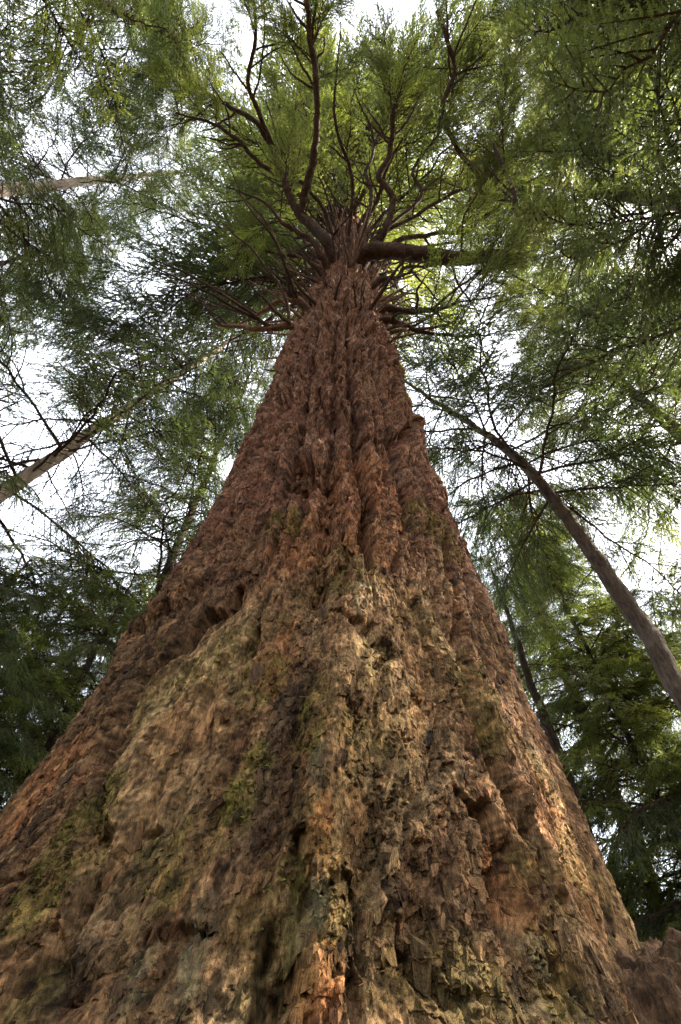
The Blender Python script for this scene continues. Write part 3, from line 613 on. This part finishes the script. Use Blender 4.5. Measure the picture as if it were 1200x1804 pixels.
# more limbs higher up the stem, half seen among the needles
for i in range(16):
    z = RG.uniform(17, 25); az = R(i * 137.5 + RG.uniform(-20, 20)); ln = RG.uniform(2.2, 5.5); o_ = np.array([math.sin(az), math.cos(az), 0]); pr = np.array([o_[1], -o_[0], 0]); r0 = RG.uniform(.04, .075)
    b_ = np.array([np.interp(z, ZT, CT), 0, z]) + o_ * .7; k1, k2 = RG.uniform(-.5, .5), RG.uniform(-.7, .7)
    LIMBS.append([p4(b_, r0), p4(b_ + o_ * ln * .3 + pr * k1 * .4 + np.array([0, 0, ln * .12]), r0 * .85), p4(b_ + o_ * ln * .62 + pr * k2 * .8 + np.array([0, 0, ln * .16 + RG.uniform(-.1, .3)]), r0 * .6), p4(b_ + o_ * ln + pr * (k1 + k2) + np.array([0, 0, ln * .3]), r0 * .25)])
for L_ in LIMBS:                 # rooted in the heart of the stem
    if math.hypot(L_[0][0] - .1, L_[0][1]) < 2.0:
        L_.insert(0, (float(np.interp(L_[0][2], ZT, CT)), 0.0, L_[0][2] - .25, L_[0][3]))
for i, L_ in enumerate(LIMBS):
    wood('limb', L_, M_LIMB if i not in (14, 15) else M_DEAD, giant, 9, 7 * len(L_), .14, 40 + i, .014)
    P = smooth_path(L_, 60)
    for k in range(RG.choice((4, 5, 6)) if i < 19 else 3):        # side forks
        j = RG.randint(18, 56); d_ = P[min(59, j + 2), :3] - P[j - 2, :3]; d_ /= np.linalg.norm(d_)
        sd_ = np.cross(d_, np.array([RG.uniform(-.5, .5), RG.uniform(-.5, .5), 1])); sd_ /= np.linalg.norm(sd_); sd_ *= RG.choice((-1, 1))
        e_ = d_ * RG.uniform(.3, 1) + sd_ * RG.uniform(.5, 1) + np.array([0, 0, RG.uniform(-.15, .35)]); e_ /= np.linalg.norm(e_); ln = RG.uniform(.7, 2.4); r0 = min(P[j, 3] * .55, .035)
        q0 = P[j, :3]; mid = q0 + e_ * ln * .5 + d_ * ln * RG.uniform(-.12, .2)
        wood('branch', [p4(q0, r0), p4(mid, r0 * .75), p4(mid + (e_ + d_ * .5) * ln * .4 + np.array([0, 0, .1]), r0 * .3)], M_LIMB, giant, 5, 12, .1, 2000 + i * 10 + k, .02)
# broken dead stubs that bristle where the crown begins
for i in range(140):
    z = RG.choice([RG.uniform(10.0, 12.6), RG.uniform(13.5, 19.5), RG.uniform(13.8, 17.5), RG.uniform(14, 17)]); th = R(RG.uniform(-105, 105)); rr = np.interp(z, ZT, RT) - .12; cx = np.interp(z, ZT, CT)
    o_ = np.array([math.sin(th), -math.cos(th), 0]); b_ = np.array([cx, 0, z]) + o_ * rr
    ln = RG.uniform(.3, 1.3); e_ = o_ + np.array([RG.uniform(-.45, .45), RG.uniform(-.45, .45), RG.uniform(.1, 1.2) if z > 13 else RG.uniform(-.2, .5)])
    r0 = RG.uniform(.014, .042)
    wood('stub', [p4(b_, r0 * 1.6), p4(b_ + e_ * ln * .3 + np.array([0, 0, .02]), r0), p4(b_ + e_ * ln * .75 + np.array([RG.uniform(-.08, .08), RG.uniform(-.08, .08), .1 * ln]), r0 * .7), p4(b_ + e_ * ln + np.array([RG.uniform(-.12, .12), RG.uniform(-.12, .12), .22 * ln]), r0 * .25)], M_DEAD if RG.random() < .5 else M_LIMB, giant, 6, 8, .12, 900 + i, .008)
# living boughs along the limbs and up the stem
for i, L_ in enumerate(LIMBS[:19]):
    P = smooth_path(L_, 40); nb = 0 if i in (0, 14, 15) else 2 if i == 1 else (7 if i in (1, 3, 4, 5, 6, 7, 8, 9, 10, 11, 12) else 4)
    for k in range(nb):
        s = RG.uniform(.55, 1.0) if i != 1 else RG.uniform(.85, 1.0); j = int(s * 39); d_ = P[min(39, j + 1)] - P[max(0, j - 1)]; az = math.degrees(math.atan2(d_[0], d_[1])) + RG.choice((-1, 1)) * RG.uniform(10, 75)
        bough(giant, RG.choice([B_FIR, B_FIR, B_YEL]), P[j, :3], az, RG.uniform(12, 45), RG.uniform(.55, 1.0), RG.uniform(-30, 30), RG)
for k in range(9):
    z = RG.uniform(17, 24); az = RG.uniform(-95, -60)
    bough(giant, RG.choice([B_THIN, B_HEM]), (np.interp(z, ZT, CT), 0, z), az, RG.uniform(-12, 8), RG.uniform(1.9, 2.6), RG.uniform(-15, 15), RG)
for k in range(10):      # closing the top
    z = RG.uniform(27, 36); az = RG.choice((-150, -165, 175, 160)) + RG.uniform(-10, 10)
    bough(giant, RG.choice([B_FIR, B_HEM]), (np.interp(z, ZT, CT), 0, z), az, RG.uniform(-2, 10), RG.uniform(2.3, 3.0), RG.uniform(-15, 15), RG)
for k in range(14):      # long boughs to the side and over the clearing
    z = RG.uniform(25, 36); az = RG.choice((-75, -100, -125, 180, 150)) + RG.uniform(-15, 15)
    bough(giant, RG.choice([B_FIR, B_HEM]), (np.interp(z, ZT, CT), 0, z), az, RG.uniform(0, 15), RG.uniform(2.0, 2.8), RG.uniform(-15, 15), RG)
for k in range(92):
    z = 20.5 + 28 * (k / 92) ** 1.1; az = k * 137.5 + RG.uniform(-20, 20); ln = np.interp(z, [16, 24, 35, 48], [6.0, 7.5, 5.5, 2]) * RG.uniform(.7, 1.15)
    bough(giant, RG.choice([B_FIR, B_FIR, B_YEL]), (np.interp(z, ZT, CT), 0, z), az, RG.uniform(-8, 22), ln / 3, RG.uniform(-15, 15), RG)

# ------------------------------------------------------------------ the other trees
T1a, T1b = at(0, 870, 8.9), at(330, 650, 16.7)
d1 = (T1b - T1a) / (T1b[2] - T1a[2])
leaning = conifer('leaning_conifer', 'slim pale trunked conifer leaning in from the left edge of the picture', [p4(T1a - d1 * 9.2, .24), p4(T1a - d1 * 4, .195), p4(T1a, .155), p4((T1a + T1b) / 2, .125), p4(T1b, .095), p4(T1b + d1 * 4, .07), p4(T1b + d1 * 8, .03)],
        M_PALE, [B_HEM, B_THIN, B_HEM, B_THIN, B_BARE], 8.5, 24, 84, 4.2, 2.2, 21, (10, -25))
for k in range(9):
    f_ = RG.uniform(.75, 1.25); bough(leaning, RG.choice([B_HEM, B_THIN]), T1a + (T1b - T1a) * f_, RG.uniform(-175, -60), RG.uniform(-10, 12), RG.uniform(1.1, 1.6), RG.uniform(-15, 15), RG)
TB = [at(1200, 1215, 4.4), at(1130, 1100, 5.5), at(1050, 985, 6.9), at(980, 890, 8.4), at(920, 815, 10.0), at(845, 757, 12.0), at(775, 712, 13.8), at(712, 672, 15.6)]
g = (TB[2] - TB[0]) / (TB[2][2] - TB[0][2])
conifer('bent_conifer', 'grey-brown trunked conifer bending in from the right edge of the picture', [p4(TB[0] - g * 4.8, .27), p4(TB[0] - g * 2, .23)] + [p4(q, r) for q, r in zip(TB, (.142, .136, .127, .117, .105, .08, .062, .04))],
        M_BROWN, [B_HEM, B_HEM, B_THIN], 8.5, 15.4, 46, 3.6, 2.8, 22, (10, -25))
def straight(az, dist, r0, top, lean=(0, 0)):
    b = polar(az, dist, -.35); return [p4(b + np.array([lean[0] * f, lean[1] * f, top * f]), r0 * (1 - f) ** .8 + .012) for f in (0, .15, .35, .6, .8, 1)]
OTHERS = [
    # name, label, az, dist, r0, top, lean, bark, kinds, z0, z1, n, len0, len1
    ('tall_conifer', 'tall pale trunk running level behind the foliage at the upper left', -84, 10.5, .27, 40, (1.2, .6), M_PALE, [B_HEM, B_FIR, B_THIN], 11, 39, 100, 4.4, 2.2),
    ('tall_conifer', 'tall conifer whose boughs fill the upper left corner', -112, 7.5, .32, 30, (.5, 0), M_BROWN, [B_FIR, B_YEL, B_HEM], 9, 29, 95, 4.4, 2.2),
    ('tall_conifer', 'tall conifer whose boughs fill the upper right corner', 112, 7.5, .34, 30, (-.5, 0), M_DARK, [B_HEM, B_FIR], 9, 29, 105, 4.6, 2.2),
    ('tall_conifer', 'tall dark conifer crowding the right edge above the bent trunk', 84, 8.5, .34, 32, (-1.2, .4), M_BROWN, [B_HEM, B_HEM, B_FIR], 9, 31, 120, 4.8, 2.4),
    ('tall_conifer', 'tall dark conifer between the giant trunk and the right edge', 56, 11.5, .26, 30, (-.4, 0), M_DARK, [B_HEM, B_FIR], 11, 29, 100, 4.4, 2.2),
    ('tall_conifer', 'tall conifer with drooping dark boughs above the pale leaning trunk', -73, 13.5, .16, 32, (.2, 0), M_DARK, [B_HEM, B_THIN, B_HEM], 8, 31, 120, 4.8, 2.4),
    ('tall_conifer', 'tall conifer standing close behind the giant trunk on its shaded side', -26, 9.5, .15, 25, (0, 0), M_DARK, [B_HEM, B_THIN, B_HEM], 5, 24.5, 125, 3.6, 2.2),
    ('tall_conifer', 'tall conifer overhanging the top edge of the picture', 165, 9.0, .32, 30, (0, .5), M_DARK, [B_FIR, B_YEL, B_THIN], 13, 29, 60, 4.4, 2.2),
    ('slender_conifer', 'slender dark leaning trunk close beside the right side of the giant', 24.8, 9.3, .15, 10.5, (-.2, 0), M_DARK, [B_HEM, B_THIN], 4.0, 10, 22, 2.0, 1.0),
    ('dark_conifer', 'dark broad trunked conifer at the lower right among dense foliage', 28, 13, .2, 20, (0, 0), M_DARK, [B_HEM, B_HEM, B_FIR], 1.0, 17, 150, 3.8, 2.0),
    ('dark_conifer', 'dense green conifer at the right edge below the bent trunk', 38.5, 10.5, .09, 9, (0, 0), M_DARK, [B_YEL, B_YEL, B_HEM], 1.0, 8.6, 110, 3.2, 1.4),
    ('bright_conifer', 'bright yellow-green conifer beside the right side of the giant trunk', 31.5, 10.5, .08, 13.5, (0, 0), M_DARK, [B_YEL, B_YEL, B_FIR], 2.0, 13.2, 190, 3.0, 1.1),  # yellow needle colour stands in for sun on this tree
    ('young_conifer', 'young sunlit conifer tip against the left side of the giant trunk', -30, 8.0, .09, 8.4, (0, 0), M_DARK, [B_YEL, B_HEM], .8, 8.2, 150, 2.4, .7),
    ('young_conifer', 'young dark conifer at the left edge beside the trunk flare', -42, 7.0, .09, 6.6, (0, 0), M_DARK, [B_HEM, B_HEM, B_YEL], .5, 6.4, 150, 2.4, .7),
    ('young_conifer', 'young conifer with drooping boughs in the lower left below the leaning trunk', -35.5, 9.5, .10, 9.4, (0, 0), M_DARK, [B_HEM, B_HEM, B_YEL], .5, 9.2, 170, 2.8, .7),
    ('young_conifer', 'young conifer standing farther back between the leaning trunk and the giant', -26.5, 12, .13, 11, (0, 0), M_DARK, [B_HEM, B_YEL], 1.0, 10.8, 110, 2.7, .7),
]
for i, (nm, lb, az, ds, r0, top, ln, bk, kd, z0, z1, n, l0, l1) in enumerate(OTHERS):
    conifer(nm, lb, straight(az, ds, r0, top, ln), bk, kd, z0, z1, n, l0, l1, 300 + i, (12, -22))
# ------------------------------------------------------------------ the wood all round, one dim mass added beyond the near trees to block low sky light
def build_far_wood():
    rg = np.random.default_rng(77); V, Q, MI = [], [], []; nv = 0
    for k in range(64):
        az = k * 360 / 64 + rg.uniform(-3, 3)
        if 14 < az < 60 and k % 3: continue
        ds = rg.uniform(19, 34); b = polar(az, ds, -1); front = abs((az + 180) % 360 - 180) < 70
        top = (rg.uniform(9, 14) if front else rg.uniform(20, 30)) * ds / 26  # taller at the sides and behind, unseen, to cut flat light
        fz = np.linspace(0, 1, 6); v, t = tube_tris(np.stack([b[0] + 0 * fz, b[1] + 0 * fz, b[2] + fz * top], -1), .3 * (1 - fz) + .02, 7)
        V.append(v); Q.append(t + nv); MI.append(np.zeros(len(t), int)); nv += len(v)
        N = 1900; f = rg.random(N) ** .8; r = (top * .17 * (1.05 - f)) * rg.random(N) ** .5; tier = np.floor(f * 16) / 16 + .02; a = rg.uniform(0, 6.283, N)
        a = np.round(a / .45) * .45 + rg.normal(0, .09, N); f = np.clip(tier + rg.normal(0, .008, N), 0.02, 1)
        c = np.stack([b[0] + r * np.cos(a), b[1] + r * np.sin(a), b[2] + f * top - r * .35], -1)
        e = np.stack([np.cos(a) + rg.normal(0, .5, N), np.sin(a) + rg.normal(0, .5, N), rg.normal(-.4, .3, N)], -1); e /= np.linalg.norm(e, axis=1)[:, None]
        sd_ = np.cross(e, rg.normal(0, 1, (N, 3))); sd_ /= np.linalg.norm(sd_, axis=1)[:, None]; ll = rg.uniform(.25, .6, N)[:, None]; wd = ll * .16
        v = np.stack([c, c + e * ll * .5 + sd_ * wd, c + e * ll, c + e * ll * .5 - sd_ * wd], 1).reshape(-1, 3); i = np.arange(N) * 4 + nv
        V.append(v); Q.append(np.concatenate([np.stack([i, i + 1, i + 2], -1), np.stack([i, i + 2, i + 3], -1)])); MI.append(np.ones(2 * N, int)); nv += 4 * N
    me = mesh_np('far_wood', np.vstack(V), np.vstack(Q), np.concatenate(MI), [M_DARK, M_HEM], False)
    tag(put('far_wood', me), 'dim mass of farther conifers between the near trees and unseen behind, added for shade', 'woods', kind='stuff')
build_far_wood()
# ------------------------------------------------------------------ the root of the giant that heaves up at the lower right
def build_root():
    pts = [(.8, -.62, .5, .66), (1.4, -.56, .62, .64), (2.0, -.38, .64, .62), (2.6, -.1, .54, .58), (3.3, .3, .28, .48), (4.0, .7, -.1, .38)]
    nr, seg = 250, 230
    P = smooth_path(pts, nr); v, q = tube(P[:, :3], P[:, 3], seg)
    A = np.linspace(0, 2 * np.pi, seg, endpoint=False)[None, :]; S_ = np.linspace(0, 3.2, nr)[:, None]; c = np.repeat(P[:, None, :3], seg, 1)
    a2 = A * .55 + 0 * S_; s2 = S_ + 0 * A
    h = .09 * fbm(s2 / .5 + 3, np.cos(A) * 1.6 + 0 * S_ + 7, 150, 5) + .035 * fbm(s2 / .22 + 3, np.sin(A) * 3 + 9 + 0 * S_, 160, 4)
    wq = .05 * fbm(s2 / .1 + 3, a2 / .1 + 9, 162, 3)
    h = h + .022 * fbm((s2 + wq) / .05 + 3, (a2 + wq) / .04 + 9, 165, 3) + .035 * (np.abs(perlin((s2 + wq) / .25 + 1, (a2 + wq) / .07 + 5, 170)) + .5 * np.abs(perlin((s2 + wq) / .11 + 1, (a2 + wq) / .035 + 5, 171))) - .03
    q_ = fbm((s2 + wq) / .16 + 5, (a2 + wq) / .08 + 5, 172, 4) * 2.4; h = h + .011 * (np.floor(q_) + sstep(.8, 1, q_ - np.floor(q_)))
    v = v.reshape(nr, seg, 3); n_ = v - c; n_ /= np.linalg.norm(n_, axis=2)[..., None]; v = v + n_ * h[..., None]
    me = mesh_np('root', v.reshape(-1, 3), q, None, [M_GIANT], True)
    col = np.broadcast_to(np.array([.13, .078, .044], np.float32), (nr, seg, 3)).copy(); m = sstep(.1, .7, fbm(s2 / .3 + 20, a2 / .3 + 20, 175, 4))[..., None]; col = col * (1 - .7 * m) + np.array([.10, .095, .045]) * .7 * m; col = col * np.clip(1 + .7 * fbm(s2 / .04 + 2, a2 / .04 + 2, 178, 3), .25, 2)[..., None]
    rgba = np.ones((nr * seg, 4), np.float32); rgba[:, :3] = col.reshape(-1, 3); me.attributes.new('tint', 'FLOAT_COLOR', 'POINT').data.foreach_set('color', rgba.ravel())
    put('root', me, giant)
build_root()
#ENDTREES#
